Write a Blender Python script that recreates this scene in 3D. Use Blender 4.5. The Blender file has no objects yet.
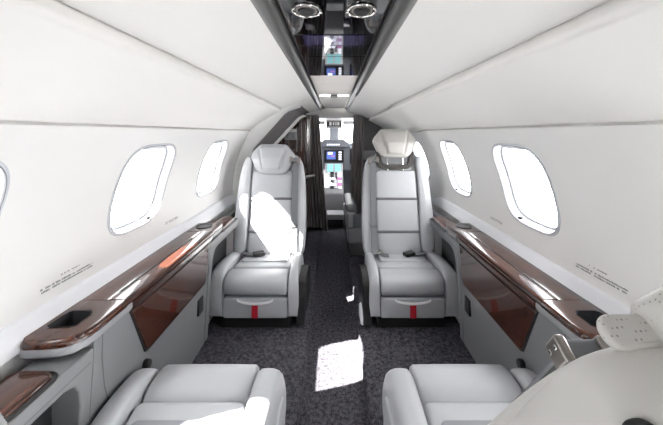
import bpy, bmesh, math, random
from mathutils import Vector, Matrix
from mathutils.geometry import delaunay_2d_cdt
random.seed(4)
C = bpy.context.scene.collection
PI = math.pi
S = bpy.context.scene

# ------------------------------------------------------------------ materials
MATS = {}
def mat(name, col, rough=.5, metal=0., coat=0., spec=.5, emit=None, emit_s=0.):
    m = bpy.data.materials.new(name); m.use_nodes = True
    b = m.node_tree.nodes['Principled BSDF']
    b.inputs['Base Color'].default_value = (*col, 1)
    b.inputs['Roughness'].default_value = rough
    b.inputs['Metallic'].default_value = metal
    b.inputs['Coat Weight'].default_value = coat
    b.inputs['Coat Roughness'].default_value = .03
    b.inputs['Specular IOR Level'].default_value = spec
    if emit:
        b.inputs['Emission Color'].default_value = (*emit, 1)
        b.inputs['Emission Strength'].default_value = emit_s
    MATS[name] = m
    return m
def nodes(m):
    return m.node_tree.nodes, m.node_tree.links, m.node_tree.nodes['Principled BSDF']
def add_noise_bump(m, scale, strength, dist=.002, detail=3):
    n, l, b = nodes(m)
    tc = n.new('ShaderNodeTexCoord'); t = n.new('ShaderNodeTexNoise'); bp = n.new('ShaderNodeBump')
    t.inputs['Scale'].default_value = scale; t.inputs['Detail'].default_value = detail
    bp.inputs['Strength'].default_value = strength; bp.inputs['Distance'].default_value = dist
    l.new(tc.outputs['Object'], t.inputs['Vector']); l.new(t.outputs['Fac'], bp.inputs['Height'])
    l.new(bp.outputs['Normal'], b.inputs['Normal'])

M_wall = mat('sidewall_white', (.86, .855, .845), .42)
M_ceil = mat('headliner_white', (.86, .85, .83), .6)
M_sill = mat('sill_white', (.80, .81, .84), .3)
M_frame = mat('window_frame_white', (.62, .64, .68), .3)
M_gasket = mat('gasket_grey', (.17, .17, .18), .5)
M_grey = mat('console_grey', (.20, .205, .213), .42)
M_lightgrey = mat('console_light_grey', (.29, .295, .305), .32)
M_leather = mat('grey_leather', (.455, .466, .487), .40); add_noise_bump(M_leather, 260, .12, .001)
M_cream_lit = mat('cream_lit_leather', (.53, .52, .495), .45); add_noise_bump(M_cream_lit, 260, .12, .001)  # leather with the near seat back's warm light put into its colour
M_darkfab = mat('charcoal_fabric', (.075, .072, .072), .8); add_noise_bump(M_darkfab, 300, .2, .001)
M_band = mat('band_grey', (.13, .13, .14), .5)
M_insert = mat('insert_leather', (.25, .255, .28), .42)
M_web = mat('belt_webbing', (.17, .175, .19), .6)
M_black = mat('black_plastic', (.012, .012, .013), .45)
M_pocket = mat('pocket_black', (.03, .032, .036), .6)
M_pocket2 = mat('recess_dark_grey', (.035, .037, .04), .5)
M_gloss = mat('black_gloss', (.004, .004, .005), .03, coat=1.0, spec=.8)
M_seam = mat('seam_dark', (.12, .12, .12), .7)
M_joint_lit = mat('headliner_joint_lit', (.38, .375, .37), .7)
M_metal = mat('brushed_metal', (.27, .25, .235), .3, 1.0)
M_chrome = mat('chrome', (.8, .79, .77), .12, 1.0)
M_rail = mat('rail_grey', (.10, .10, .098), .36, .3)
M_beige = mat('beige_panel', (.74, .70, .66), .5)
M_red = mat('red_tag', (.52, .012, .03), .6)
M_bulk = mat('bulkhead_grey', (.15, .147, .15), .75); add_noise_bump(M_bulk, 200, .2, .001)
M_curt = mat('curtain_grey', (.36, .345, .335), .95, spec=.1); add_noise_bump(M_curt, 240, .2, .001)
M_ink = mat('placard_ink', (.16, .16, .165), .7)
M_tint = mat('tinted_lens', (.05, .045, .12), .08, coat=1.0)
M_cock = mat('cockpit_grey', (.17, .18, .205), .5)
M_cockl = mat('cockpit_light_grey', (.4, .4, .41), .5)
M_white = mat('plain_white', (.8, .8, .8), .45)
M_scr = mat('screen_blue', (.02, .03, .08), .2, emit=(.10, .16, .5), emit_s=1.2)
M_scrw = mat('screen_white', (.5, .5, .55), .2, emit=(.75, .78, .9), emit_s=1.6)
M_scrp = mat('screen_magenta', (.2, .05, .15), .2, emit=(.45, .2, .4), emit_s=1.0)
M_scrg = mat('screen_teal', (.05, .2, .2), .2, emit=(.25, .5, .55), emit_s=1.2)
M_lamp = mat('lamp_white', (1, 1, 1), .4, emit=(1, .97, .92), emit_s=2.2)

def make_wood():
    m = mat('gloss_wood', (.1, .035, .02), .25, coat=.75, spec=.3)
    n, l, b = nodes(m)
    tc = n.new('ShaderNodeTexCoord'); mp = n.new('ShaderNodeMapping')
    mp.inputs['Scale'].default_value = (38, 1.6, 38)
    t = n.new('ShaderNodeTexNoise'); t.inputs['Scale'].default_value = 1.5; t.inputs['Detail'].default_value = 5
    t.inputs['Distortion'].default_value = .6
    r = n.new('ShaderNodeValToRGB')
    r.color_ramp.elements[0].position = .3; r.color_ramp.elements[0].color = (.024, .008, .0055, 1)
    r.color_ramp.elements[1].position = .72; r.color_ramp.elements[1].color = (.105, .033, .016, 1)
    e = r.color_ramp.elements.new(.5); e.color = (.046, .014, .008, 1)
    l.new(tc.outputs['Object'], mp.inputs['Vector']); l.new(mp.outputs['Vector'], t.inputs['Vector'])
    l.new(t.outputs['Fac'], r.inputs['Fac']); l.new(r.outputs['Color'], b.inputs['Base Color'])
    return m
M_wood = make_wood()
def make_darkwood():
    m = mat('dark_galley_wood', (.04, .016, .012), .25, coat=.8)
    n, l, b = nodes(m)
    tc = n.new('ShaderNodeTexCoord'); mp = n.new('ShaderNodeMapping'); mp.inputs['Scale'].default_value = (30, 30, 1.5)
    t = n.new('ShaderNodeTexNoise'); t.inputs['Scale'].default_value = 1.3; t.inputs['Detail'].default_value = 4
    r = n.new('ShaderNodeValToRGB')
    r.color_ramp.elements[0].position = .35; r.color_ramp.elements[0].color = (.018, .007, .006, 1)
    r.color_ramp.elements[1].position = .7; r.color_ramp.elements[1].color = (.085, .032, .022, 1)
    l.new(tc.outputs['Object'], mp.inputs['Vector']); l.new(mp.outputs['Vector'], t.inputs['Vector'])
    l.new(t.outputs['Fac'], r.inputs['Fac']); l.new(r.outputs['Color'], b.inputs['Base Color'])
    return m
M_dwood = make_darkwood()
def make_carpet():
    m = mat('woven_carpet', (.07, .07, .08), .95, spec=.1)
    n, l, b = nodes(m)
    tc = n.new('ShaderNodeTexCoord'); mp = n.new('ShaderNodeMapping'); mp.inputs['Scale'].default_value = (125, 165, 100)
    v = n.new('ShaderNodeTexVoronoi'); v.inputs['Scale'].default_value = 1; v.inputs['Randomness'].default_value = .45
    nz = n.new('ShaderNodeTexNoise'); nz.inputs['Scale'].default_value = 60; nz.inputs['Detail'].default_value = 3
    mx = n.new('ShaderNodeMath'); mx.operation = 'MULTIPLY_ADD'; mx.inputs[1].default_value = -.6
    r = n.new('ShaderNodeValToRGB')
    r.color_ramp.elements[0].position = .02; r.color_ramp.elements[0].color = (.028, .027, .031, 1)
    r.color_ramp.elements[1].position = .55; r.color_ramp.elements[1].color = (.145, .141, .165, 1)
    bp = n.new('ShaderNodeBump'); bp.invert = True; bp.inputs['Strength'].default_value = .6; bp.inputs['Distance'].default_value = .004
    l.new(tc.outputs['Object'], mp.inputs['Vector']); l.new(mp.outputs['Vector'], v.inputs['Vector']); l.new(tc.outputs['Object'], nz.inputs['Vector'])
    l.new(v.outputs['Distance'], mx.inputs[0]); l.new(nz.outputs['Fac'], mx.inputs[2]); l.new(mx.outputs[0], r.inputs['Fac'])
    l.new(r.outputs['Color'], b.inputs['Base Color']); l.new(v.outputs['Distance'], bp.inputs['Height']); l.new(bp.outputs['Normal'], b.inputs['Normal'])
    return m
M_carpet = make_carpet()
def make_perf():
    m = mat('perforated_cream_lit_leather', (.53, .52, .495), .5)  # same light-warmed base tone as the seat back
    n, l, b = nodes(m)
    tc = n.new('ShaderNodeTexCoord')
    v = n.new('ShaderNodeTexVoronoi'); v.inputs['Scale'].default_value = 190; v.inputs['Randomness'].default_value = .12
    r = n.new('ShaderNodeValToRGB')
    r.color_ramp.elements[0].position = .17; r.color_ramp.elements[0].color = (.24, .22, .20, 1)
    r.color_ramp.elements[1].position = .26; r.color_ramp.elements[1].color = (.53, .52, .495, 1)
    l.new(tc.outputs['Object'], v.inputs['Vector']); l.new(v.outputs['Distance'], r.inputs['Fac'])
    l.new(r.outputs['Color'], b.inputs['Base Color'])
    return m
M_perf = make_perf()
def make_glass():
    m = bpy.data.materials.new('window_glass'); m.use_nodes = True
    n = m.node_tree.nodes; l = m.node_tree.links; n.clear()
    o = n.new('ShaderNodeOutputMaterial'); mx = n.new('ShaderNodeMixShader'); tr = n.new('ShaderNodeBsdfTransparent'); g = n.new('ShaderNodeBsdfGlossy')
    tr.inputs['Color'].default_value = (.97, .98, 1, 1); g.inputs['Roughness'].default_value = .02
    mx.inputs['Fac'].default_value = .05
    l.new(tr.outputs[0], mx.inputs[1]); l.new(g.outputs[0], mx.inputs[2]); l.new(mx.outputs[0], o.inputs[0])
    return m
M_glass = make_glass()

# ------------------------------------------------------------------ helpers
def obj(name, bm, m, parent=None, smooth=True, bevel=0., seg=3, subsurf=0, angle=35):
    bmesh.ops.recalc_face_normals(bm, faces=bm.faces[:])
    me = bpy.data.meshes.new(name); bm.to_mesh(me); bm.free()
    me.materials.append(m)
    o = bpy.data.objects.new(name, me); C.objects.link(o)
    if parent: o.parent = parent
    if smooth:
        me.shade_smooth()
        if not bevel and not subsurf: me.set_sharp_from_angle(angle=math.radians(angle))
    if bevel:
        md = o.modifiers.new('bevel', 'BEVEL'); md.width = bevel; md.segments = seg; md.limit_method = 'ANGLE'; md.angle_limit = math.radians(30)
        wn = o.modifiers.new('wn', 'WEIGHTED_NORMAL'); wn.keep_sharp = True
    if subsurf:
        md = o.modifiers.new('sub', 'SUBSURF'); md.levels = subsurf; md.render_levels = subsurf
    return o
def thing(name, label, cat, loc=(0, 0, 0), rotz=0, group=None):
    o = bpy.data.objects.new(name, None); C.objects.link(o)
    o.empty_display_size = .1
    o.location = loc; o.rotation_euler = (0, 0, rotz)
    return tag(o, label, cat, group)
def tag(o, label, cat, group=None):
    o['label'] = label; o['category'] = cat
    if group: o['group'] = group
    return o
def struct(o): o['kind'] = 'structure'; return o
ID = lambda p: Vector(p)
def add_box(bm, c, s, rot=None):
    r = bmesh.ops.create_cube(bm, size=1)
    R = rot.to_4x4() if rot else Matrix.Identity(4)
    bmesh.ops.transform(bm, matrix=Matrix.Translation(c) @ R @ Matrix.Diagonal((*s, 1)), verts=r['verts'])
    return bm
def box(c, s, rot=None): return add_box(bmesh.new(), c, s, rot)
def boxb(x0, x1, y0, y1, z0, z1): return box(((x0+x1)/2, (y0+y1)/2, (z0+z1)/2), (abs(x1-x0), abs(y1-y0), abs(z1-z0)))
def loft(rings, closed=True, caps=True, bm=None):
    bm = bm or bmesh.new()
    vs = [[bm.verts.new(p) for p in r] for r in rings]
    n = len(rings[0])
    for a, b in zip(vs, vs[1:]):
        for i in range(n if closed else n-1):
            j = (i+1) % n
            try: bm.faces.new((a[i], a[j], b[j], b[i]))
            except ValueError: pass
    if caps and closed:
        bm.faces.new(vs[0]); bm.faces.new(vs[-1])
    return bm
def prism(pts, f, a, b, bm=None):
    """polygon pts (u,v) extruded from a to b along third coordinate; f(u,v,w)->Vector"""
    return loft([[f(u, v, a) for u, v in pts], [f(u, v, b) for u, v in pts]], bm=bm)
def tube(path, r, n=10, bm=None):
    path = [Vector(p) for p in path]
    rings = []
    for i, p in enumerate(path):
        t = (path[min(i+1, len(path)-1)] - path[max(i-1, 0)]).normalized()
        up = Vector((0, 0, 1)) if abs(t.z) < .9 else Vector((1, 0, 0))
        a = t.cross(up).normalized(); b = t.cross(a)
        rings.append([p + r*(math.cos(2*PI*k/n)*a + math.sin(2*PI*k/n)*b) for k in range(n)])
    return loft(rings, bm=bm)
def strip(path, w, th, wdir, bm=None):
    """flat webbing: path points, width along wdir, thickness th"""
    path = [Vector(p) for p in path]; wd = Vector(wdir).normalized(); rings = []
    for i, p in enumerate(path):
        t = (path[min(i+1, len(path)-1)] - path[max(i-1, 0)]).normalized()
        nn = t.cross(wd).normalized()
        rings.append([p + wd*w/2 + nn*th/2, p - wd*w/2 + nn*th/2, p - wd*w/2 - nn*th/2, p + wd*w/2 - nn*th/2])
    return loft(rings, bm=bm)
def chaikin(p, it=2, closed=True):
    for _ in range(it):
        q = []
        n = len(p)
        for i in range(n if closed else n-1):
            a, b = p[i], p[(i+1) % n]
            q += [tuple(.75*x+.25*y for x, y in zip(a, b)), tuple(.25*x+.75*y for x, y in zip(a, b))]
        if not closed: q = [p[0]] + q + [p[-1]]
        p = q
    return p
def rrect(hw, hh, n=3.2, k=48, cx=0, cy=0):
    r = []
    for i in range(k):
        t = 2*PI*i/k; c, s = math.cos(t), math.sin(t)
        r.append((cx + hw*math.copysign(abs(c)**(2/n), c), cy + hh*math.copysign(abs(s)**(2/n), s)))
    return r
def rounded(x0, x1, y0, y1, r, k=6):
    pts = []
    for cx, cy, a in ((x1-r, y1-r, 0), (x0+r, y1-r, PI/2), (x0+r, y0+r, PI), (x1-r, y0+r, 3*PI/2)):
        pts += [(cx+r*math.cos(a+PI/2*i/k), cy+r*math.sin(a+PI/2*i/k)) for i in range(k+1)]
    return pts
def puff(outline, f, back, front, r, bulge=0., rb=None, fn=None, N=7):
    """pillowed pad: outline (u,v); f(u,v,n)->Vector; n from back to front; rounded edges r; bulge in the middle; fn(u,v) extra front offset"""
    rb = r*.6 if rb is None else rb
    us = [p[0] for p in outline]; vs = [p[1] for p in outline]
    cu, cv = (min(us)+max(us))/2, (min(vs)+max(vs))/2
    hu, hv = (max(us)-min(us))/2, (max(vs)-min(vs))/2
    def ring(ins, n, extra=0.):
        su, sv = max(0., (hu-ins)/hu), max(0., (hv-ins)/hv)
        out = []
        for u, v in outline:
            uu, vv = cu+(u-cu)*su, cv+(v-cv)*sv
            d = extra + (fn(uu, vv) if fn and extra else 0.)
            out.append(f(uu, vv, n+d))
        return out
    rings = [ring(rb, back), ring(rb*.3, back+rb*.3), ring(0, back+rb)]
    for i in range(0, 6):
        a = PI/2*i/5
        rings.append(ring(r*(1-math.cos(a)), front-r+r*math.sin(a)))
    hm = min(hu, hv)-r
    bm = loft(rings, caps=False)
    prev = rings[-1]
    extra_rings = [prev]
    for i in range(1, N):
        q = i/N
        su = (hu-r)*(1-q)/hu; sv = (hv-r)*(1-q)/hv
        b = bulge*(1-(1-q)**2)
        rr = []
        for u, v in outline:
            uu, vv = cu+(u-cu)*su, cv+(v-cv)*sv
            rr.append(f(uu, vv, front+b+(fn(uu, vv)*min(1, q*6) if fn else 0)))
        extra_rings.append(rr)
    loft(extra_rings, caps=False, bm=bm)
    ce = bm.verts.new(f(cu, cv, front+bulge+(fn(cu, cv) if fn else 0)))
    last = [bm.verts.new(p) for p in extra_rings[-1]]
    for i in range(len(last)): bm.faces.new((last[i], last[(i+1) % len(last)], ce))
    bm.faces.new([bm.verts.new(p) for p in rings[0]])
    bmesh.ops.remove_doubles(bm, verts=bm.verts[:], dist=1e-5)
    return bm
def ring_torus(c, R, r, axis='z', n=32, k=8, sy=1., bm=None):
    rings = []
    for i in range(n):
        a = 2*PI*i/n
        rr = []
        for j in range(k):
            b = 2*PI*j/k
            d = R+r*math.cos(b)
            rr.append(Vector((c[0]+d*math.cos(a), c[1]+d*math.sin(a)*sy, c[2]+r*math.sin(b))))
        rings.append(rr)
    rings.append(rings[0])
    b = loft(rings, caps=False, bm=bm); bmesh.ops.remove_doubles(b, verts=b.verts[:], dist=1e-6)
    return b

# ------------------------------------------------------------------ fuselage section
PR = [(.745, .02), (.80, .35), (.832, .58), (.836, .70), (.824, .85), (.784, 1.02), (.69, 1.222), (.575, 1.322), (.44, 1.404), (.32, 1.455), (.19, 1.497), (.08, 1.512), (0, 1.515)]
def catmull(P, k=24):
    out = []
    Q = [tuple(2*a-b for a, b in zip(P[0], P[1]))] + P + [tuple(2*a-b for a, b in zip(P[-1], P[-2]))]
    for i in range(1, len(Q)-2):
        p0, p1, p2, p3 = Q[i-1:i+3]
        for j in range(k):
            t = j/k
            out.append(tuple(.5*((2*b)+(-a+c)*t+(2*a-5*b+4*c-d)*t*t+(-a+3*b-3*c+d)*t**3) for a, b, c, d in zip(p0, p1, p2, p3)))
    return out+[P[-1]]
TAB = catmull(PR)
ARC = [0]
for a, b in zip(TAB, TAB[1:]): ARC.append(ARC[-1]+math.hypot(b[0]-a[0], b[1]-a[1]))
def prof(s):
    s = min(max(s, 0), ARC[-1]-1e-6)
    lo = 0
    hi = len(ARC)-1
    while hi-lo > 1:
        m = (lo+hi)//2
        if ARC[m] <= s: lo = m
        else: hi = m
    t = (s-ARC[lo])/(ARC[hi]-ARC[lo])
    a, b = TAB[lo], TAB[hi]
    return a[0]+(b[0]-a[0])*t, a[1]+(b[1]-a[1])*t
def pn(s, off=0.):
    """point on the section pushed inward by off"""
    x0, z0 = prof(s-.01); x1, z1 = prof(s+.01); x, z = prof(s)
    dx, dz = x1-x0, z1-z0; L = math.hypot(dx, dz)
    return x-dz/L*off, z+dx/L*off*-1*-1 if False else z-(-dx)/L*off*1.0
def s_of_z(z):
    for i, p in enumerate(TAB):
        if p[1] >= z: return ARC[i]
def s_of_x(x):
    for i, p in enumerate(TAB):
        if p[1] > .8 and p[0] <= x: return ARC[i]
def SW(side, y, s, off=0.):
    if side > 0:
        q = min(1, max(0, (y-2.34)/.26)); off += .028*q*q*(3-2*q)
    x, z = pn(s, off)
    return Vector((side*x, y, z))
S1 = s_of_x(.69); S2 = s_of_x(.44); S3 = s_of_x(.165)
SWIN = s_of_z(.977)
WHH, WHW, WN = .180, .180, 3.7
LY0, FY1 = -1.9, 3.86

def wall(side, y0, y1, wins):
    s0, s1 = 0., S1-.004
    pts = []; edges = []; faces = []
    ns = 34; ny = int((y1-y0)/.05)
    def inside(y, s, g=1.0):
        for w in wins:
            if abs((y-w)/(WHW*g))**WN + abs((s-SWIN)/(WHH*g))**WN < 1: return True
        return False
    for i in range(ns+1):
        for j in range(ny+1):
            y = y0+(y1-y0)*j/ny; s = s0+(s1-s0)*i/ns
            if not inside(y, s, 1.07): pts.append(Vector((y, s)))
    k = 72
    for w in wins:
        b = len(pts)
        for (u, v) in rrect(WHW, WHH, WN, k, w, SWIN): pts.append(Vector((u, v)))
        edges += [(b+i, b+(i+1) % k) for i in range(k)]
    # a second loop just outside keeps the shading calm
    for w in wins:
        for (u, v) in rrect(WHW*1.05, WHH*1.05, WN, k, w, SWIN): pts.append(Vector((u, v)))
    vo, eo, fo, *_ = delaunay_2d_cdt(pts, edges, [], 0, 1e-6)
    bm = bmesh.new()
    bv = [bm.verts.new(SW(side, v.x, v.y)) for v in vo]
    for f in fo:
        cy = sum(vo[i].x for i in f)/len(f); cs = sum(vo[i].y for i in f)/len(f)
        if inside(cy, cs, .999): continue
        try: bm.faces.new([bv[i] for i in f])
        except ValueError: pass
    for v in bm.verts[:]:
        if not v.link_faces: bm.verts.remove(v)
    # flange turned outwards along the top edge
    top = [SW(side, y0+(y1-y0)*j/110, s1) for j in range(111)]; tb = [SW(side, y0+(y1-y0)*j/110, s1, -.03) for j in range(111)]
    loft([top, tb], closed=False, bm=bm)
    for f in bm.faces: f.smooth = True
    return bm
WL = [-1.6, -.87, -.16, .555, 1.32, 2.05]
WR = [-1.6, -.87, -.16, .54, 1.32, 2.05, 2.78]
LEFT_END = 2.60
struct(obj('wall_left', wall(-1, LY0, LEFT_END, WL), M_wall, angle=180))
struct(obj('wall_right', wall(1, LY0, FY1, WR), M_wall, angle=180))

def panel_surface(side, y0, y1, s0, s1, off, off1, bm=None, n=16, flange=.055):
    rows = []
    for i in range(n+1):
        s = s0+(s1-s0)*i/n
        rows.append(s)
    secs = [(s0, off-flange), (s0, off-.014), (s0+.003, off-.006), (s0+.008, off-.002)] + [(s, off+(off1-off)*(s-s0)/(s1-s0)) for s in [s0+.012]+rows[1:-1]] + [(s1-.012, off1-.0005), (s1-.006, off1-.003), (s1-.002, off1-.008), (s1, off1-.014), (s1, off1-flange)]
    ys = [y0+(y1-y0)*j/110 for j in range(111)]
    rings = [[SW(side, y, s, o) for y in ys] for s, o in secs]
    return loft(rings, closed=False, bm=bm)
bm = bmesh.new()
for sd, ye in ((-1, LEFT_END), (1, FY1)):
    panel_surface(sd, LY0, ye, S1+.001, S2-.004, .004, .024, bm)
    panel_surface(sd, LY0, FY1 if sd == 1 else 2.60, S2+.004, S3, .004, .012, bm)
panel_surface(-1, 2.595, FY1, s_of_x(.31), S3, .010, .012, bm)
# crown above the overhead console
ys = (LY0, FY1)
loft([[Vector((x, y, 1.535)) for x in (-.19, -.1, .1, .19)] for y in ys], closed=False, bm=bm)
struct(obj('ceiling', bm, M_ceil))
# gap strips behind the panel joints; paler right pair has side light in its colour
for k, (sd, s) in enumerate(((-1, S1), (1, S1), (-1, S2), (1, S2))):
    ye = FY1 if sd == 1 else LEFT_END+.08
    b = loft([[SW(sd, LY0+(ye-LY0)*q/110, s+d, -.020) for d in (-.024, .024)] for q in range(111)], closed=False)
    struct(obj(f'trim_{k+1}', b, M_seam if sd < 0 else M_joint_lit))

# windows -------------------------------------------------------------------
def window(i, side, yc):
    k = 72
    def R(g, off, dy=0): return [SW(side, yc+(u), SWIN+v, off) for u, v in rrect(WHW*g, WHH*g, WN, k)]
    # rim + reveal
    rings = [R(1.045, 0.0), R(1.04, .003), R(1.02, .0045), R(1.0, .003), R(.985, -.004), R(.955, -.022), R(.95, -.03), R(.915, -.032), R(.90, -.05), R(.885, -.075), R(.90, -.078)]
    o = struct(obj(f'window_{i}', loft(rings, caps=False), M_frame, angle=50))
    obj('gasket', loft([R(1.006, .0032), R(1.002, .005), R(.992, .0045), R(.990, .000)], caps=False), M_gasket, o)
    obj('inner_seal', loft([R(.918, -.031), R(.914, -.029), R(.906, -.031), R(.904, -.036)], caps=False), M_gasket, o)
    p = R(.893, -.066)
    bm = bmesh.new(); vs = [bm.verts.new(q) for q in p]; bm.faces.new(vs)
    bmesh.ops.triangulate(bm, faces=bm.faces[:])
    obj('pane', bm, M_glass, o)
    # shade track line at both ends, small latch at the foot
    c = SW(side, yc+.10, SWIN-WHH*.945, -.012)
    obj('latch', box(c, (.016, .02, .014)), M_black, o, bevel=.003)
    sh = [[SW(side, yc-WHW*.8, SWIN+WHH*.955-d, -.03) for d in (0, .03)], [SW(side, yc+WHW*.8, SWIN+WHH*.955-d, -.03) for d in (0, .03)]]
    b = loft([[SW(side, y, SWIN+WHH*.80, -.036), SW(side, y, SWIN+WHH*.90, -.036)] for y in [yc+WHW*(-.75+1.5*q/8) for q in range(9)]], closed=False)
    obj('shade_edge', b, M_frame, o)
i = 0
for w in WL: i += 1; window(i, -1, w)
for w in WR: i += 1; window(i, 1, w)

# floor -----------------------------------------------------------------------
AH = .142
FZ = .06
sec = [(-.80, FZ), (-AH-.012, FZ), (-AH-.004, FZ-.003), (-AH, FZ-.012), (-AH, .006), (-AH+.006, 0), (AH-.006, 0), (AH, .006), (AH, FZ-.012), (AH+.004, FZ-.003), (AH+.012, FZ), (.80, FZ)]
fy = [LY0, 5.7]
bm = loft([[Vector((x, y, z)) for x, z in sec] for y in fy], closed=False)
struct(obj('floor', bm, M_carpet, angle=60))

# aft bulkhead
out = [prof(ARC[-1]*q/40) for q in range(41)]
poly = [(x, z) for x, z in out] + [(-x, z) for x, z in reversed(out[:-1])]
bm = bmesh.new(); vs = [bm.verts.new((x*1.05, LY0+.01, z if z > .1 else 0.02)) for x, z in poly]; bm.faces.new(vs)
struct(obj('wall_aft', bm, M_wall))

# sill strips between sidewall and ledge
for n_, sd in ((5, -1), (6, 1)):
    ye = LEFT_END if sd < 0 else 3.84
    sec = [(.8375, .708), (.829, .706), (.822, .698), (.812, .672), (.806, .664), (.80, .64), (.83, .63)]
    struct(obj(f'trim_{n_}', loft([[Vector((sd*x, y, z)) for x, z in sec] for y in (LY0+.02, ye)]), M_sill, angle=60))

# ------------------------------------------------------------------ side ledges and consoles
LZ = .668
def offset_in(p, d):
    """inset of a closed polygon along its vertex normals"""
    n = len(p); out = []
    ar = sum(p[i][0]*p[(i+1) % n][1]-p[(i+1) % n][0]*p[i][1] for i in range(n))
    sg = 1 if ar > 0 else -1
    for i in range(n):
        a = Vector(p[i-1]); b = Vector(p[i]); c = Vector(p[(i+1) % n])
        e1 = (b-a).normalized(); e2 = (c-b).normalized()
        n1 = Vector((-e1.y, e1.x))*sg; n2 = Vector((-e2.y, e2.x))*sg
        m = (n1+n2); m = m/max(.3, m.length_squared)*2
        out.append(tuple(b+m*d))
    return out
def side_ledge(sd, label, rear_label, fwd_label):
    t = thing('side_ledge', label, 'side ledge', (sd*.73, 1.3, FZ), group='side ledges along the cabin walls')
    L = lambda x, y, z: Vector((sd*(x-.73), y-1.3, z-FZ))
    Y0, Y1, YS, YB, YE = .805, 1.87, 1.005, .88, 1.70
    body = [(.702, FZ+.002), (.684, .40), (.669, .600), (.669, .628), (.70, .628), (.70, .60), (.79, .60), (.79, .35), (.735, FZ+.002)]
    obj('body', loft([[L(x, y, z) for x, z in body] for y in (YB, YE)]), M_grey, t, bevel=.004)
    # light lip under the wood, running round the near end
    lipo = [(.662, Y1), (.662, .882), (.666, .850), (.680, .824), (.704, .810), (.75, .803), (.805, .802), (.805, .855), (.74, .855), (.712, .858), (.704, .885), (.704, Y1)]
    obj('ledge_lip', prism(lipo, lambda u, v, w: L(u, v, w), .622, .648), M_lightgrey, t, bevel=.007)
    # wooden nose with recess, rolled edge
    nose = [(.658, YS-.0015), (.658, .884), (.661, .858), (.671, .835), (.687, .818), (.708, .808), (.75, .802), (.790, .800), (.802, .804), (.806, .815), (.806, YS-.0015)]
    nose_t = offset_in(nose, .011); nose_t[0] = (nose_t[0][0], YS-.0015); nose_t[-1] = (.806, YS-.0015); nose_t[-2] = (.806, .82)
    rec = [(.712, .872), (.728, .862), (.782, .860), (.790, .868), (.790, .938), (.782, .945), (.728, .945), (.712, .930)]
    bmn = bmesh.new()
    pts = [Vector(p) for p in nose_t+rec]
    ed = [(k, (k+1) % len(nose)) for k in range(len(nose))] + [(len(nose)+k, len(nose)+(k+1) % len(rec)) for k in range(len(rec))]
    vo, eo, fo, *_ = delaunay_2d_cdt(pts, ed, [], 1, 1e-6)
    def inrec(f): return all(any((vo[q]-Vector(p)).length < 1e-5 for p in rec) for q in f)
    vt = [bmn.verts.new(L(v.x, v.y, LZ)) for v in vo]
    for f in fo:
        if not inrec(f): bmn.faces.new([vt[q] for q in f])
    def mixp(g): return [(a[0]*(1-g)+c[0]*g, a[1]*(1-g)+c[1]*g) for a, c in zip(nose_t, nose)]
    loft([[L(u, v, z) for u, v in mixp(g)+mixp(g)[:1]] for g, z in ((0, LZ), (.35, LZ-.0008), (.7, LZ-.0035), (.93, LZ-.008), (1, LZ-.013), (.9, LZ-.021))], closed=False, bm=bmn)
    bmesh.ops.remove_doubles(bmn, verts=bmn.verts[:], dist=1e-5)
    obj('ledge_nose', bmn, M_wood, t, angle=50)
    rims = [[L(u, v, LZ+.0015) for u, v in rec], [L(.752+(u-.752)*.94, .903+(v-.903)*.94, LZ+.001) for u, v in rec], [L(.752+(u-.752)*.90, .903+(v-.903)*.90, LZ-.05) for u, v in rec]]
    b = loft(rims, caps=False); b.faces.new([b.verts.new(p) for p in rims[-1]])
    obj('cup_holder', b, M_pocket, t, angle=30)
    # stowed table leaf with rolled inboard edge, and fixed outboard strip
    y0, y1 = YS+.0015, 1.705
    lid = [(.664, LZ-.024), (.659, LZ-.018), (.658, LZ-.012), (.660, LZ-.006), (.6645, LZ-.002), (.671, LZ+.001), (.714, LZ+.0025), (.7145, LZ-.022)]
    obj('table_leaf', loft([[L(x, y, z) for x, z in lid] for y in (y0, y1)]), M_wood, t, angle=75)
    outer = [(.7185, LZ-.022), (.7185, LZ-.001), (.721, LZ), (.806, LZ-.001), (.806, LZ-.022)]
    obj('ledge_top', loft([[L(x, y, z) for x, z in outer] for y in (y0, y1)]), M_wood, t, angle=60)
    obj('slot', boxb_l(L, .7146, .7184, y0, y1, LZ-.02, LZ-.006), M_black, t)
    obj('slot_cover', boxb_l(L, .7105, .7185, y0+.05, y1-.12, LZ-.004, LZ+.0045), M_black, t, bevel=.002)
    obj('ledge_end', boxb_l(L, .660, .806, 1.7065, Y1, LZ-.022, LZ), M_wood, t, bevel=.006)
    rec2 = [(.742+.042*math.cos(a), 1.80+.046*math.sin(a)) for a in [2*PI*q/24 for q in range(24)]]
    r2 = [[L(u, v, LZ+.001) for u, v in rec2], [L(u, v, LZ+.004) for u, v in rec2], [L(.742+(u-.742)*.9, 1.80+(v-1.80)*.9, LZ+.004) for u, v in rec2], [L(.742+(u-.742)*.86, 1.80+(v-1.80)*.86, LZ+.0012) for u, v in rec2]]
    b = loft(r2, caps=False); b.faces.new([b.verts.new(p) for p in r2[-1]])
    obj('cup_holder', b, M_pocket, t)
    # wooden front of the table, slanted near edge, dark shadow gap round it
    fx = lambda z: .669+(.60-z)*.075
    front = [(1.035, .612), (1.665, .612), (1.665, .43), (1.65, .412), (1.155, .412), (1.14, .42)]
    fr = lambda u, v, w: L(fx(v)-w, u, v)
    obj('table_front', prism(front, fr, 0, .008), M_wood, t, bevel=.003)
    edge = [(p[0]+(.007 if p[0] > 1.4 else -.007), p[1]+(.004 if p[1] > .5 else -.006)) for p in front]
    obj('table_edge', prism(edge, fr, -.01, .004), M_black, t)
    obj('rail_strip', loft([[L(x, y, z) for x, z in ((.668, .647), (.659, .645), (.657, .636), (.659, .622), (.668, .619))] for y in (1.035, 1.70)]), M_wood, t, angle=60)
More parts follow.
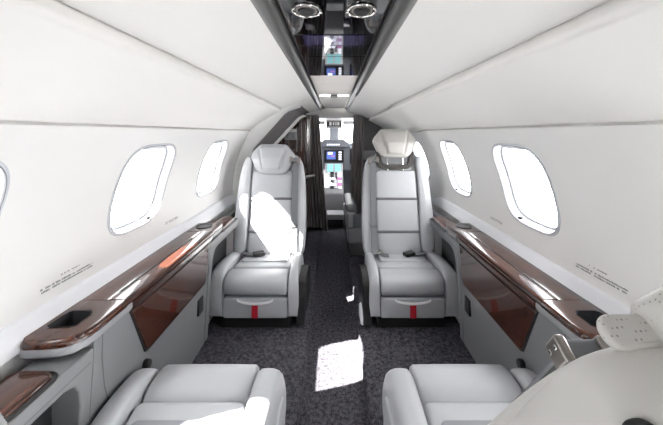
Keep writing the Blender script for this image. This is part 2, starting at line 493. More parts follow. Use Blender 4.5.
    jx = lambda z: .702-(z-FZ)*(.018/.34) if z < .4 else .684-(z-.4)*.075
    b = loft([[L(jx(z)-.0012, y, z) for y in (q, q+.004)] for z, q in ((.622, .905), (.55, .91), (.45, .93), (.37, .96), (.30, .99), (.1, 1.02))], closed=False)
    obj('panel_joint', b, M_seam, t)
    obj('outlet', boxb_l(L, jx(.31)-.008, jx(.31)+.004, 1.585, 1.645, .275, .355), M_black, t, bevel=.004)
    obj('knob', puff([(1.14+.017*math.cos(2*PI*q/16), .365+.017*math.sin(2*PI*q/16)) for q in range(16)], lambda u, v, w: L(jx(.365)-w, u, v), 0, .02, .006), M_black, t)
    # ----- armrest consoles fore and aft: an overhanging lidded arm on a post, open below
    for dirn, lab in ((-1, rear_label), (1, fwd_label)):
        yb = YB-.002 if dirn < 0 else YE+.002
        k = thing('armrest_console', lab, 'console', (sd*.73, yb, FZ), group='armrest consoles beside the seats')
        ln = (.262 if sd < 0 else .19) if dirn < 0 else .51; pw = .03 if dirn < 0 else .052
        K = lambda x, q, z: Vector((sd*(x-.73), dirn*q, z-FZ))   # q: distance away from the ledge
        bz = .604
        # arm: frame profile in (q,z): post + arm with a rounded inner corner
        fp = [(0, FZ+.002), (pw, FZ+.002), (pw+.004, .47), (pw+.012, .512), (pw+.03, .54), (pw+.063, .551), (ln, .551), (ln, bz), (0, bz)]
        fxx = lambda z: .668+(.60-z)*.08 if z > .4 else .702-(z-FZ)*(.018/.34)
        rA = [K(fxx(v)+.006, u, v) for u, v in fp]; rA0 = [K(fxx(v), u, v) for u, v in fp]
        rB = [K(.79 if v > .3 else .735, u, v) for u, v in fp]
        obj('frame', loft([rA0, rB]), M_grey, k, bevel=.006)
        wallp = [(.757, FZ+.002), (.757, .546), (.79, .546), (.79, .35), (.765, FZ+.002)]
        obj('recess_panel', loft([[K(x, q, z) for x, z in wallp] for q in (pw-.002, ln)]), M_pocket2, k)
        q0 = .103 if dirn < 0 else .185
        lidp = rounded(.676, .787, q0, ln-.02, .030)
        obj('rim', puff(rounded(.6655, .791, q0-.008, ln-.008, .036), lambda u, v, w: K(u, v, bz+w), 0, .007, .004), M_black, k)
        obj('lid', puff(lidp, lambda u, v, w: K(u, v, bz+.002+w), 0, .016, .012, .003), M_wood, k)
        if dirn > 0: obj('ledge_tail', loft([[K(x, q, z) for x, z in ((.748, .5), (.748, .60), (.752, .604), (.79, .604), (.79, .5))] for q in (ln+.001, .86)]), M_grey, k)
        b = loft([[K(fxx(z)-.0012, q, z) for z in (.568, .5705)] for q in (.01, ln)], closed=False)
        obj('panel_joint', b, M_seam, k)
    return t
def boxb_l(L, x0, x1, y0, y1, z0, z1):
    pts = [[L(x, y, z) for x, z in ((x0, z0), (x1, z0), (x1, z1), (x0, z1))] for y in (y0, y1)]
    return loft(pts)
side_ledge(-1, 'sunlit glossy wood and grey side ledge under the left windows', 'grey wood-lidded console left of the near left seat, bottom left corner', 'small wood-lidded console between the left wall and the far left seat')
side_ledge(1, 'shaded glossy wood and grey side ledge under the right windows', 'grey console by the right wall hidden behind the near right seat', 'small wood-lidded console between the right wall and the far right seat')

# ------------------------------------------------------------------ club seats
def club_seat(label, loc, rotz, inb, recline, head, leather, head_mat, wide=1., bx=0., dz=0., mb=None):
    t = thing('club_seat', label, 'seat', loc, rotz, 'leather club seats')
    t.scale = (wide, 1, 1)
    ml = leather; mb = mb or ml
    # --- lower part
    obj('base', boxb(-.20, .20, .012, .42, 0, .075), M_black, t, bevel=.01)
    # drawer with scooped handle and red tag
    d = obj('drawer', puff(rounded(-.188, .188, .064, .182, .016), lambda u, v, w: Vector((u, -w, v)), -.10, .004, .01, .003), ml, t)
    hp = [Vector((-.105+.21*q/12, -.006-.006*math.sin(PI*q/12), .172-.018*math.sin(PI*q/12)**.6 if 0 < q < 12 else .172)) for q in range(13)]
    obj('handle', strip(hp, .014, .009, (0, .5, 1)), M_white, d, bevel=.003)
    obj('pull_tag', puff(rounded(-.018, .018, .070, .160, .004), lambda u, v, w: Vector((u, -.008-w, v)), 0, .006, .002), M_red, d)
    # front roll
    rp = []
    for q in range(28):
        a = 2*PI*q/28
        c_, s_ = math.cos(a), math.sin(a)
        rp.append((.072-.092*math.copysign(abs(c_)**.75, c_), .262+dz/2+(.078+dz/2)*math.copysign(abs(s_)**.75, s_)))
    xs = [(-.183, .84), (-.180, .94), (-.171, 1.0), (-.09, 1.012), (0, 1.016), (.09, 1.012), (.171, 1.0), (.180, .94), (.183, .84)]
    obj('front_roll', loft([[Vector((x, .072+(y-.072)*g, .262+dz/2+(z-.262-dz/2)*g)) for y, z in rp] for x, g in xs]), ml, t, angle=80)
    # cushion
    tilt = lambda v: .341+dz-(v-.16)*(.17+dz*1.5)
    cush = rounded(-.182, .182, .160, .44, .02)
    obj('seat_cushion', puff(cush, lambda u, v, w: Vector((u, v, tilt(v)-.06+w)), -.10, .055, .02, .008), ml, t)
    ins = rounded(-.150, .150, .232, .43, .02)
    obj('cushion_insert', puff(ins, lambda u, v, w: Vector((u, v, tilt(v)+.004+w)), -.02, .006, .005, .003), M_insert if wide < 1 else ml, t)
    # side bolsters: waterfall shape, fuller outwards
    for sx in (-1, 1):
        pf = chaikin([(.47, .10), (.47, .305), (.40, .335), (.22, .362), (.08, .362), (.015, .325), (-.012, .24), (-.012, .11), (.0, .062), (.2, .062)], 3)
        rings = []
        for x, g in ((.191, .90), (.194, .965), (.203, .992), (.225, 1.0), (.245, .995), (.262, .975), (.272, .94), (.276, .88)):
            ring = []
            for y, z in pf:
                yy = .22+(y-.22)*(.93+.07*g) ; zz = .062+(z-.062)*g*(1+dz*2.6)
                bow = .012*math.sin(PI*min(1, max(0, (z-.08)/.28))) - .02*max(0, (y-.2)/.27)
                ring.append(Vector((sx*(x+bow*(x-.18)/.11-(.030*(x-.19)/.08 if sx == inb and wide == 1. else 0)), yy, zz)))
            rings.append(ring)
        obj('seat_bolster', loft(rings), ml, t, angle=80)
    # inboard side panel and track cover
    sp = [(.0, .02), (.42, .02), (.42, .20), (.30, .25), (.12, .265), (.045, .25), (.02, .16)]
    obj('side_panel', prism(sp, lambda u, v, w: Vector((inb*w, u, v)), .235, .288), M_black if wide == 1. else ml, t, bevel=.008)
    if label.startswith('far right'): obj('track_cover', puff(rounded(.01, .16, .004, .085, .03), lambda u, v, w: Vector((inb*w, u, v)), .272, .302, .012), M_sill, t)
    # --- backrest, tilted about its foot
    R = math.radians(recline)
    def F(u, v, n):   # v up along the back, n forward
        return Vector((u+bx, .405 + v*math.sin(R) - n*math.cos(R), .275 + v*math.cos(R) + n*math.sin(R)))
    sh = chaikin([(-.235, -.02), (.235, -.02), (.248, .12), (.245, .36), (.232, .58), (.20, .70), (.15, .735), (-.15, .735), (-.20, .70), (-.232, .58), (-.245, .36), (-.248, .12)], 2)
    br = obj('backrest', puff(sh, F, -.105, .012, .03, 0, rb=.035), mb, t, angle=80)
    for sx in (-1, 1):
        bo = chaikin([(.160, -.01), (.240, -.01), (.256, .12), (.252, .36), (.240, .56), (.212, .69), (.165, .705), (.150, .66), (.160, .58), (.160, .3)], 2)
        bo = [(sx*u, v) for u, v in bo]
        obj('back_bolster', puff(bo, F, -.05, .060, .022, .006), mb, br)
    pan = rounded(-.152, .152, .0, .60, .028)
    obj('back_cushion', puff(pan, F, -.01, .036, .014, .004), mb, br)
    for v0 in (.160, .390):
        obj('trim_band', puff(rounded(-.150, .150, v0-.009, v0+.009, .004), F, .02, .0425, .003, .0015), M_band, br)
    loop = sh+sh[:1]
    obj('piping', tube([F(u*.985, v if v < .3 else .3+(v-.3)*.985, .004) for u, v in loop], .0035, 6), mb, br)
    obj('piping', tube([F(u*.992, v if v < .3 else .3+(v-.3)*.992, -.072) for u, v in loop], .003, 6), mb, br)
    # headrest bracket (a dark U) with a light inner plate
    uo = chaikin([(-.142, .735), (-.132, .64), (-.10, .605), (.10, .605), (.132, .64), (.142, .735)], 2, closed=False)
    ui = chaikin([(-.112, .735), (-.102, .66), (-.08, .637), (.08, .637), (.102, .66), (.112, .735)], 2, closed=False)
    rA = [F(u, v, .030) for u, v in uo]; rB = [F(u, v, .052) for u, v in uo]; rC = [F(u, v, .052) for u, v in ui]; rD = [F(u, v, .030) for u, v in ui]
    brk = obj('headrest_bracket', loft([rA, rB, rC, rD, rA], closed=False), MATS['bracket_brown'], t, angle=50)
    ib = chaikin([(-.108, .73), (-.10, .66), (-.08, .64), (.08, .64), (.10, .66), (.108, .73)], 1)
    obj('bracket_plate', puff(ib, F, .0, .038, .006), M_grey, brk)
    # headrest
    v0 = head
    hexo = [(-.085, -.004), (.085, -.004), (.122, .022), (.166, .118), (.164, .150), (.108, .216), (.09, .222), (-.09, .222), (-.108, .216), (-.164, .150), (-.166, .118), (-.122, .022)]
    hx = [(u*.97, v0+v*.98) for u, v in chaikin([p_ for a_, b_ in zip(hexo, hexo[1:]+hexo[:1]) for p_ in (a_, ((a_[0]+b_[0])/2, (a_[1]+b_[1])/2))], 2)]
    def crease(u, v):
        q = (v-v0)/.218
        w = .058+.048*q
        e = abs(abs(u)-w)
        return -.009*math.exp(-(e/.007)**2) + (.014 if abs(u) < w else 0.)*min(1, e/.012)
    hn = .075
    hd = obj('headrest', puff(hx, lambda u, v, n: F(u, v, n+.03*max(0, 1-abs((v-v0)/.218-.45)*1.6)+.03-.02*(u/.158)**2), -.045, hn-.03, .016, .010, rb=.02, fn=crease, N=26), head_mat, t, angle=80)
    for sx in (-1, 1):
        obj('headrest_post', tube([F(sx*.058, .60, .034), F(sx*.058, v0+.05, .034)], .0065), M_chrome, t)
    # shoulder belt: guide, webbing, buckles
    gx = inb*.190
    Rx = Matrix.Rotation(-R, 3, 'X'); kg = 1.5 if wide == 1. else 1.
    gd = obj('belt_guide', box(F(inb*.196, .662, .074), (.016*kg, .034*kg, .034*kg), Rx), M_metal, t, bevel=.005)
    obj('guide_roller', box(F(inb*.168, .668, .074), (.052, .024*kg, .020*kg), Rx), M_web, gd, bevel=.006)
    obj('guide_clip', box(F(inb*.142, .671, .072), (.016*kg, .03*kg, .028*kg), Rx), M_metal, gd, bevel=.004)
    for dv in (-.007, .008):
        obj('screw', box(F(inb*.2045, .662+dv, .078), (.003, .006, .006), Rx), M_chrome, gd, bevel=.001) if wide < 1 else None
    path = [F(inb*.174, .66, .074), F(inb*.176, .55, .073), F(inb*.178, .40, .072), F(inb*.178, .22, .072), F(inb*.178, .06, .074), F(inb*.178, .02, .08)]
    sb = obj('shoulder_belt', strip(path, .042, .005, (1, 0, 0)), M_web, t)
    obj('belt_stop', box(F(inb*.178, .20, .075), (.048, .012, .022), Matrix.Rotation(-R, 3, 'X')), M_band, sb, bevel=.003)
    zt = .318+dz*.6
    lp = [Vector((inb*.17, .345, zt+.02)), Vector((inb*.12, .325, zt+.012)), Vector((inb*.085, .315, zt+.010))]
    lb = obj('lap_belt', strip(lp, .036, .005, (0, 1, .1)), M_web, t)
    obj('tongue', box(Vector((inb*.15, .34, zt+.026)), (.06, .04, .014), Matrix.Rotation(.3*inb, 3, 'Y')), M_chrome, lb, bevel=.003)
    lp = [Vector((-inb*.18, .355, zt+.018)), Vector((-inb*.12, .33, zt+.012)), Vector((-inb*.07, .325, zt+.011))]
    lb2 = obj('lap_belt', strip(lp, .036, .005, (0, 1, .1)), M_band, t)
    obj('buckle', box(Vector((-inb*.055, .322, zt+.020)), (.075, .05, .024), Matrix.Rotation(.5, 3, 'Z')), M_metal if rotz else M_black, lb2, bevel=.005)
    return t, F, br
mat('bracket_brown', (.05, .045, .042), .45)
club_seat('sunlit far left leather seat with lowered headrest and red pull tag', (-.458, 1.83, FZ), 0, 1, 15, .575, M_leather, M_leather, dz=-.036)
club_seat('far right leather seat in shade with raised headrest and red pull tag', (.458, 1.83, FZ), 0, -1, 15, .695, M_leather, M_cream_lit, dz=-.036)
club_seat('near left seat, only its sunlit leather cushion showing at the bottom edge', (-.428, 1.115, FZ), PI, -1, 43, .58, M_leather, M_leather, .90)
tR, FR, bR = club_seat('near right leather seat, back toned cream by light, with perforated headrest and steel belt guide', (.430, 1.115, FZ), PI, 1, 34.5, .66, M_leather, M_perf, .90, -.035, mb=M_cream_lit)
# shoulder yoke flap and recline release on the close seat
obj('back_collar', puff(rounded(-.205, .246, .38, .778, .075), FR, -.108, .050, .03, .0, rb=.035), M_cream_lit, bR)
yk = rounded(-.17, .208, .036, .072, .016)
obj('shoulder_flap', puff(yk, lambda u, v, n: FR(u, .770+n-.012*(u/.2)**2, v), 0, .012, .006, .003), M_perf, bR)
cl = rounded(-.180, .222, .42, .752, .06)
obj('collar_piping', tube([FR(u, v, -.1075) for u, v in cl+cl[:1]], .0022, 6), M_cream_lit, bR)
obj('release_handle', puff(rounded(-.016, .016, -.055, -.010, .014), lambda a, b, w: FR(.218+.707*(a+w), .748+.707*(w-a), b), -.02, .016, .005), M_black, bR)

# ------------------------------------------------------------------ overhead console
oc = thing('overhead_console', 'long black overhead console with grey rails down the ceiling centre', 'overhead console', (0, .6, 1.48))
O = lambda x, y, z: Vector((x, y-.6, z-1.48))
for sd in (-1, 1):
    rp = [(.189, 1.502), (.188, 1.492), (.176, 1.484), (.163, 1.481), (.148, 1.483), (.138, 1.488), (.134, 1.497), (.134, 1.512), (.189, 1.512)]
    obj('rail', loft([[O(sd*x, y, z) for x, z in rp] for y in (LY0+.02, 3.80)]), M_rail, oc, angle=50)
    obj('rail_dark_face', loft([[O(sd*x, y, z) for x, z in ((.1345, 1.489), (.1325, 1.489), (.1325, 1.510), (.1345, 1.510))] for y in (LY0+.02, 3.80)]), M_black, oc)  # added black face, keeps the rail's reflection in the gloss panel dark
    obj('chrome_strip', loft([[O(sd*x, y, z) for x, z in ((.1275, 1.5015), (.1255, 1.5015), (.1255, 1.504), (.1275, 1.504))] for y in (LY0+.02, 3.80)]), M_metal, oc)
segs = [(LY0+.02, .40), (.402, .965), (.968, 1.09), (1.093, 1.245), (1.248, 1.655)]
for a, b_ in segs:
    obj('gloss_panel', loft([[O(x, y, z) for x, z in ((-.129, 1.503), (.129, 1.503), (.129, 1.512), (-.129, 1.512))] for y in (a+.001, b_-.001)]), M_gloss, oc, bevel=.001)
for a, b_ in ((1.665, 1.95), (1.955, 2.48), (2.60, 3.0), (3.005, 3.8)):
    obj('beige_panel', loft([[O(x, y, z) for x, z in ((-.129, 1.503), (.129, 1.503), (.129, 1.512), (-.129, 1.512))] for y in (a+.001, b_-.001)]), M_beige, oc, bevel=.001)
obj('tinted_lens', loft([[O(x, y, z) for x, z in ((-.098, 1.5018), (.098, 1.5018), (.098, 1.504), (-.098, 1.504))] for y in (.975, 1.083)]), M_tint, oc)
obj('light_strip', loft([[O(x, y, z) for x, z in ((-.115, 1.500), (.115, 1.500), (.115, 1.512), (-.115, 1.512))] for y in (2.51, 2.575)]), M_lamp, oc)
obj('light_clip', loft([[O(x, y, z) for x, z in ((-.03, 1.494), (.03, 1.494), (.03, 1.51), (-.03, 1.51))] for y in (2.48, 2.60)]), M_band, oc, bevel=.003)
for sx in (-1, 1):
    g = obj('air_vent', ring_torus(O(sx*.068, .775, 1.500), .034, .0026, sy=1.15), M_chrome, oc)
    obj('vent_ring', ring_torus(O(sx*.068, .775, 1.501), .024, .0025, sy=1.15), M_metal, g)
    cy = [(.02*math.cos(2*PI*q/24), .022*math.sin(2*PI*q/24)) for q in range(24)]
    obj('nozzle', puff([(u, v) for u, v in cy], lambda u, v, w: O(sx*.068+u, .775+v, 1.505-w), 0, .01, .005), M_black, g)
    obj('vent_tab', tube([O(sx*.036-(.0), .775, 1.498), O(sx*.029, .775, 1.496)], .003), M_chrome, g)

# ------------------------------------------------------------------ placards (tiny printed lines on the sidewall)
def placard(sd, y0, y1, zc, big, label):
    t = bpy.data.objects.new('placard', None); bm = bmesh.new()
    s = s_of_z(zc)
    rnd = random.Random(int(y0*100)+sd)
    def line(a, b, sc, h):
        y = a
        while y < b:
            w = rnd.choice((.0022, .003, .0036))
            if rnd.random() < .17: y += .004; continue
            hh = h*rnd.choice((1, 1, .8))
            q = [SW(sd, yy, ss, .0008) for yy, ss in ((y, sc), (min(y+w, b), sc), (min(y+w, b), sc+hh), (y, sc+hh))]
            bm.faces.new([bm.verts.new(p) for p in q])
            y += w+.0013
    bpy.data.objects.remove(t)
    if big:
        m = (y0+y1)/2
        line(m-.03, m+.04, s+.026, .004)
        line(y0, y1, s+.009, .0055); line(y0+.004, y1, s, .0055)
    else:
        line(y0, y1, s+.0075, .0042); line(y0, y1, s, .0042)
    tag(obj('placard', bm, M_ink, smooth=False), label, 'placard', 'printed placards on the sidewall')
placard(-1, .893, 1.087, .738, True, 'larger lines of small dark print on the left wall above the ledge')
placard(-1, 1.56, 1.68, .742, False, 'small printed lines on the left wall between its two full windows')
placard(1, .893, 1.087, .738, True, 'larger lines of small dark print on the right wall near the perforated headrest')
placard(1, 1.56, 1.68, .742, False, 'small printed lines on the right wall between the two nearest windows')

# ------------------------------------------------------------------ forward end of the cabin
# left: white door-surround arch
def arch(name, sd, y0, y1, d0, d1, m, s0=.55, s1=None):
    s1 = s1 or ARC[-1]-.16
    rings = []
    for q in range(33):
        s = s0+(s1-s0)*q/32
        rings.append([SW(sd, y0, s, -.01), SW(sd, y0, s, d0), SW(sd, y0+.012, s, d0+.012), SW(sd, y1, s, d1), SW(sd, y1, s, -.01)])
    return struct(obj(name, loft(rings), m, angle=50))
def polyline(P, n):
    d = [0]
    for p, q in zip(P, P[1:]): d.append(d[-1]+math.hypot(q[0]-p[0], q[1]-p[1]))
    out = []
    for i in range(n):
        t = d[-1]*i/(n-1); k = 0
        while k < len(d)-2 and d[k+1] < t: k += 1
        f = (t-d[k])/(d[k+1]-d[k])
        out.append((P[k][0]+(P[k+1][0]-P[k][0])*f, P[k][1]+(P[k+1][1]-P[k][1])*f))
    return out
NA = 41
outer = [pn(.02+(s_of_x(.285)-.02)*q/(NA-1), .0) for q in range(NA)]
inner = polyline([(.71, .04), (.775, .40), (.785, .62), (.765, .88), (.70, 1.065), (.415, 1.380), (.35, 1.405), (.285, 1.425)], NA)
def band(name, rows, m, angle=40):
    """rows: (polyline, y, shrink towards the centreline point)"""
    return struct(obj(name, loft([[Vector((-x, y, z)) for x, z in P] for P, y in rows], closed=False), m, angle=angle))
def mid(A, B, t): return [(a[0]+(b[0]-a[0])*t, a[1]+(b[1]-a[1])*t) for a, b in zip(A, B)]
lip_ = polyline([(p[0]-.012*1, p[1]-.004) for p in outer], NA)
band('trim_7', [(outer, 2.595), (lip_, 2.592), (mid(lip_, inner, .5), 2.63), (inner, 2.70), (inner, 2.74)], M_wall, 60)
dk_o = [(.775, .62), (.760, .88), (.70, 1.065), (.415, 1.380), (.35, 1.405)]
dk_i = [(.69, .62), (.675, .85), (.610, 1.046), (.328, 1.350), (.28, 1.37)]
A_, B_ = polyline(dk_o, 31), polyline(dk_i, 31)
rows = []
for q in range(6):
    rows += [(mid(A_, B_, q/6), 2.74+.03*q), (mid(A_, B_, (q+.86)/6), 2.745+.03*q)]
band('trim_8', rows, M_bulk, 20)
e0, e1 = polyline(dk_i, 31), polyline([(x-.022, z-.012) for x, z in dk_i], 31)
band('trim_9', [(e0, 2.93), (e0, 2.90), (e1, 2.90), (e1, 2.95)], M_wall)
struct(obj('wall_left_forward', loft([[SW(-1, y, (ARC[-1]-.10)*q/32, o) for q in range(33)] for y, o in ((2.592, -.006), (2.68, -.002), (3.0, .004), (3.88, .006))], closed=False), M_bulk))

# bulkhead panels with the cockpit doorway
def bulk(name, x0, x1, y, m, ztop=None):
    n = 24
    top = []
    for q in range(n+1):
        x = x0+(x1-x0)*q/n
        zz = max([p[1] for p in TAB if abs(p[0]-abs(x)) < .012] or [.7])
        top.append((x, min(zz+.01, ztop or 9)))
    r0 = [Vector((x, y, z)) for x, z in top] + [Vector((x1, y, .0)), Vector((x0, y, .0))]
    r1 = [p+Vector((0, .03, 0)) for p in r0]
    return struct(obj(name, loft([r0, r1]), m, smooth=False))
bulk('wall_front_right', .36, .82, 3.84, M_bulk)
bulk('wall_front_left', -.82, -.30, 3.87, M_bulk)
hd = boxb(-.34, .40, 3.86, 3.90, 1.40, 1.53)
struct(obj('wall_front', hd, M_white))

# galley cabinet
gc = thing('galley_cabinet', 'dark glossy wood galley cabinet behind the far left seat', 'cabinet', (-.48, 3.3, FZ))
G = lambda x, y, z: Vector((x+.48, y-3.3, z-FZ))
def gb(*a): x0, x1, y0, y1, z0, z1 = a; return loft([[G(x, y, z) for x, z in ((x0, z0), (x1, z0), (x1, z1), (x0, z1))] for y in (y0, y1)])
top = [(-.70, FZ), (-.28, FZ), (-.265, .5), (-.265, 1.36), (-.33, 1.355), (-.45, 1.30), (-.58, 1.20), (-.66, 1.08), (-.72, .85)]
obj('body', loft([[G(x, y, z) for x, z in top] for y in (3.12, 3.72)]), M_dwood, gc, bevel=.008)
obj('door', gb(-.655, -.45, 3.105, 3.119, .12, 1.0), M_dwood, gc, bevel=.004)
obj('door', gb(-.44, -.285, 3.105, 3.119, .12, 1.0), M_dwood, gc, bevel=.004)
for x in (-.37, -.325, -.285):
    obj('streak_strip', gb(x, x+.006, 3.108, 3.1195, 1.02, 1.30 if x > -.33 else 1.26), M_metal, gc, bevel=.001)  # thin metal strips stand in for reflective streaks on the wood
obj('fold_shelf', loft([[G(x, y, z) for x, z in ((-.275, .77), (-.185, .79), (-.185, .80), (-.275, .785))] for y in (2.95, 3.104)]), M_lightgrey, gc, bevel=.002)
wb = thing('wall_box', 'pale grey box with two hooks on the dark wood galley', 'box', (-.425, 3.118, 1.19))
obj('case', box((0, -.022, 0), (.125, .04, .11)), M_lightgrey, wb, bevel=.006)
for x in (-.026, .03):
    obj('hook', tube([(x, -.042, .0), (x, -.052, -.01), (x, -.054, -.032), (x, -.046, -.04)], .005), M_band, wb)
obj('flap', box((0, -.043, .035), (.115, .006, .03)), M_white, wb, bevel=.002)

# curtains
def curtain(xa0, xa1, xb0, xb1, y, z0, z1, folds, label, amp=.022, m=M_curt):
    rings = []
    nk = folds*10
    for i in range(13):
        q = i/12
        a = xa0+(xb0-xa0)*q; b = xa1+(xb1-xa1)*q; z = z1+(z0-z1)*q
        front = [Vector((a+(b-a)*k/nk, y+amp*math.sin(2*PI*folds*k/nk+.5*math.sin(3*q))*(.7+.3*q), z)) for k in range(nk+1)]
        bk = [p+Vector((0, .006, 0)) for p in reversed(front)]
        rings.append(front+bk)
    o = obj('curtain', loft(rings), m, angle=70)
    return tag(o, label, 'curtain', 'cockpit doorway curtains')
curtain(-.345, -.18, -.27, -.07, 3.80, .02, 1.42, 5, 'dark curtain gathered at the left of the cockpit doorway')
curtain(.235, .365, .17, .345, 3.79, .075, 1.42, 4, 'dark curtain gathered at the right of the cockpit doorway')

# forward right: side seat and low grey block
fs = thing('jump_seat', 'small grey leather side seat beyond the far right seat', 'seat', (.33, 3.15, FZ))
def rb(x0, x1, y0, y1, z0, z1): return boxb(x0-.33, x1-.33, y0-3.15, y1-3.15, z0-FZ, z1-FZ)
obj('base', rb(.155, .54, 2.92, 3.4, FZ, .18), M_bulk, fs, bevel=.01)
obj('seat_cushion', rb(.125, .54, 2.9, 3.42, .175, .33), M_lightgrey, fs, bevel=.03, seg=5)
obj('armrest', rb(.115, .19, 2.86, 3.42, .33, .48), M_lightgrey, fs, bevel=.025, seg=5)
obj('arm_pad', rb(.108, .20, 2.85, 3.43, .48, .555), M_lightgrey, fs, bevel=.03, seg=5)
obj('backrest', rb(.43, .56, 2.9, 3.42, .33, .98), M_leather, fs, bevel=.03, seg=5)
lc = thing('low_block', 'low grey block against the right wall behind the far right seat', 'cabinet', (.650, 3.2, FZ))  # plain grey block standing in for a grey pad by the wall
obj('body', box((0, -.13, .40), (.10, .78, .78)), M_bulk, lc, bevel=.02)
obj('pad', box((-.055, -.13, .70), (.02, .74, .20)), M_grey, lc, bevel=.015)
tr = thing('wall_tray', 'small light grey tray with white items on the front right bulkhead', 'tray', (.40, 3.835, .90))
obj('tray', box((.01, -.06, 0), (.15, .11, .03)), M_lightgrey, tr, bevel=.006)
obj('lip', box((.01, -.115, .045), (.15, .012, .10)), M_lightgrey, tr, bevel=.003)

# cockpit -------------------------------------------------------------------
ck = bmesh.new()
for x in (-.76, .76):
    for y0, y1, z0, z1 in ((3.88, 5.25, 0, .98), (3.88, 4.25, .98, 1.42), (5.05, 5.25, .98, 1.42), (4.25, 5.05, 1.36, 1.42)):
        add_box(ck, (x, (y0+y1)/2, (z0+z1)/2), (.03, y1-y0, z1-z0))
wc = struct(obj('wall_cockpit', ck, M_cock, smooth=False))
for k, x in ((13, -.755), (14, .755)):
    fr = bmesh.new()
    for c, d in (((x, 4.65, .985), (.05, .84, .02)), ((x, 4.65, 1.355), (.05, .84, .02)), ((x, 4.245, 1.17), (.05, .02, .38)), ((x, 5.055, 1.17), (.05, .02, .38))): add_box(fr, c, d)
    f_ = struct(obj(f'window_{k+1}', fr, M_cock, smooth=False))
    bm = bmesh.new(); bm.faces.new([bm.verts.new(p) for p in ((x, 4.25, .99), (x, 5.05, .99), (x, 5.05, 1.35), (x, 4.25, 1.35))])
    obj('pane', bm, M_glass, f_)
struct(obj('ceiling_cockpit', boxb(-.75, .75, 3.9, 5.2, 1.39, 1.41), M_white))
# windscreen: post, head, sill, panes
wf = bmesh.new()
add_box(wf, (0, 5.2, 1.24), (.15, .06, .34)); add_box(wf, (0, 5.2, 1.395), (1.5, .05, .03)); add_box(wf, (0, 5.22, .52), (1.5, .04, 1.04))
add_box(wf, (-.72, 5.2, 1.24), (.08, .05, .34)); add_box(wf, (.72, 5.2, 1.24), (.08, .05, .34))
ws = struct(obj('window_16', wf, M_cock, bevel=.01))
for sx in (-1, 1):
    bm = bmesh.new(); bm.faces.new([bm.verts.new(p) for p in ((sx*.07, 5.2, 1.03), (sx*.69, 5.2, 1.03), (sx*.69, 5.2, 1.385), (sx*.07, 5.2, 1.385))])
    obj('pane', bm, M_glass, ws)
# overhead box at the top of the windscreen
ob = thing('control_box', 'small grey box with white marks at the top of the cockpit windscreen', 'control box', (0, 4.55, 1.27))
obj('case', box((0, .06, .075), (.235, .12, .15)), M_cockl, ob, bevel=.012)
obj('face', box((0, -.002, .065), (.20, .006, .07)), M_black, ob, bevel=.003)
for x, w, h in ((-.052, .032, .05), (-.006, .022, .045), (.028, .016, .05), (.062, .03, .045)):
    obj('mark', box((x, -.006, .066), (w, .004, h)), M_white, ob, bevel=.002)
obj('foot_strip', box((0, .02, .005), (.23, .08, .012)), M_cockl, ob, bevel=.003)
for sx in (-1, 1):
    obj('sun_visor', box((sx*.30, .10, .085), (.34, .02, .05)), M_cockl, ob, bevel=.008)
ip = thing('instrument_panel', 'cockpit instrument panel with glowing displays under a dark glareshield', 'instrument panel', (0, 4.95, .3))
I = lambda x, y, z: Vector((x, y-4.95, z-.3))
gs = [(-.26, .98), (-.24, 1.04), (-.15, 1.105), (.15, 1.105), (.24, 1.04), (.26, .98)]
obj('glareshield', loft([[I(x, y, z) for x, z in gs] for y in (4.90, 5.16)]), M_cock, ip, bevel=.01)
obj('annunciator', loft([[I(x, 4.896, z) for x, z in ((-.15, 1.0), (.13, 1.0), (.10, 1.05), (-.12, 1.05))], [I(x, 4.902, z) for x, z in ((-.15, 1.0), (.13, 1.0), (.10, 1.05), (-.12, 1.05))]]), M_cock, ip)
for q in range(6):
    obj('button', box(I(-.10+.035*q, 4.893, 1.022), (.022, .006, .022)), M_scrw, ip, bevel=.002)
obj('panel_face', box(I(0, 4.99, .80), (1.3, .06, .36)), M_cock, ip, bevel=.006)
def disp(x0, x1, z0, z1, y=4.955):
    dd = obj('display', box(I((x0+x1)/2, y, (z0+z1)/2), (x1-x0, .012, z1-z0)), M_black, ip, bevel=.003)
    return dd
d1 = disp(-.155, .155, .745, .935)
obj('picture', box(I(-.045, 4.947, .85), (.14, .004, .12)), M_scr, d1)
obj('picture', box(I(-.06, 4.9445, .885), (.07, .004, .035)), M_scrw, d1)
obj('picture', box(I(-.02, 4.9445, .84), (.06, .004, .02)), M_scrp, d1)
for q in range(4): obj('key', box(I(.095, 4.947, .90-.036*q), (.045, .005, .022)), M_scrw, d1, bevel=.002)
for sx in (-1, 1):
    d2 = disp(sx*.42-.17, sx*.42+.17, .72, .95)
    obj('picture', box(I(sx*.42, 4.947, .835), (.28, .004, .18)), M_scr, d2)
cp = thing('center_pedestal', 'bright switch-covered pedestal between the cockpit seats', 'pedestal', (0, 4.6, 0))
P = lambda x, y, z: Vector((x, y-4.6, z))
side = [(4.94, .0), (4.94, .73), (4.86, .72), (4.42, .37), (4.40, .33), (4.40, .0)]
obj('housing', prism(side, lambda u, v, w: P(w, u, v), -.135, .135), M_cockl, cp, bevel=.01)
rr = random.Random(3)
sl = math.atan2(.35, .44)
Rm = Matrix.Rotation(sl, 3, 'X')
for q in range(9):
    f = .05+q*.1
    y = 4.86-(.44)*f; z = .72-.35*f
    cols = (M_scrg, M_scrg) if q < 3 else ((M_scrw, M_scrw, M_scrp) if q in (5, 7) else (M_white, M_black, M_white, M_scrw))
    n = len(cols)
    for j, mm in enumerate(cols):
        w = .23/n
        obj('switch', box(P(-.115+w*(j+.5), y, z+.006), (w*.8, .040, .014), Rm), mm, cp, bevel=.002)
obj('lever', tube([P(.03, 4.62, .53), P(.03, 4.56, .61), P(.03, 4.54, .63)], .012), M_black, cp)
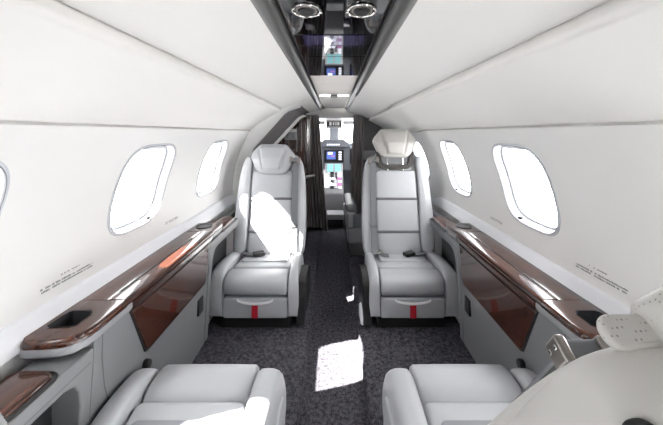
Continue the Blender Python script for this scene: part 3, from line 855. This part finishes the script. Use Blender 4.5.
sb = thing('step_box', 'low grey box on the floor at the cockpit threshold', 'box', (0, 4.05, 0))
obj('body', box((.0, .05, .055), (.24, .22, .10)), M_black, sb, bevel=.01)
obj('lid', box((.01, .04, .14), (.23, .24, .07)), M_cockl, sb, bevel=.015)

# ------------------------------------------------------------------ light, sky, camera
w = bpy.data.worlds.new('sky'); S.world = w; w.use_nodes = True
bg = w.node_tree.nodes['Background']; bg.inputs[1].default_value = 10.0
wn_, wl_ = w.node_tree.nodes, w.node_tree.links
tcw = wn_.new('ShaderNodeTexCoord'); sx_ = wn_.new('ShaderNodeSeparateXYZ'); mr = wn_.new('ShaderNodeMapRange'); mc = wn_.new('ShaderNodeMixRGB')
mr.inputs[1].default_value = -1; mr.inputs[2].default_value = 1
mc.inputs[1].default_value = (.50, .494, .485, 1); mc.inputs[2].default_value = (1.46, 1.438, 1.405, 1)  # left-to-right brightness ramp added to the sky to lift the left wall
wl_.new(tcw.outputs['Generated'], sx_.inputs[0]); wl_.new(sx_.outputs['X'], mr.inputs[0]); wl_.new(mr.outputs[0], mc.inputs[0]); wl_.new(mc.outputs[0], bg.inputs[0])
sun = bpy.data.lights.new('sun', 'SUN'); sun.energy = 64; sun.angle = math.radians(.6); sun.color = (1, .95, .88)
so = bpy.data.objects.new('sun', sun); C.objects.link(so); so.location = (-3, -1, 4)
so.rotation_euler = Vector((.85, .32, -.98)).to_track_quat('-Z', 'Y').to_euler()

cam = bpy.data.cameras.new('camera'); co = bpy.data.objects.new('camera', cam); C.objects.link(co)
co.location = (0, 0, 1.2); co.rotation_euler = (PI/2, 0, 0)
cam.sensor_width = 36; cam.lens = 315/663*36; cam.clip_start = .02
cam.shift_x = -2.5/663; cam.shift_y = -79.3/663
S.camera = co
S.view_settings.view_transform = 'Standard'; S.view_settings.look = 'None'; S.view_settings.gamma = 1; S.view_settings.exposure = .40
S.view_settings.use_curve_mapping = False
S.cycles.use_denoising = True
S.cycles.max_bounces = 16; S.cycles.diffuse_bounces = 10; S.cycles.glossy_bounces = 6; S.cycles.transparent_max_bounces = 12
S.cycles.sample_clamp_indirect = 20
S.cycles.caustics_reflective = False; S.cycles.caustics_refractive = False
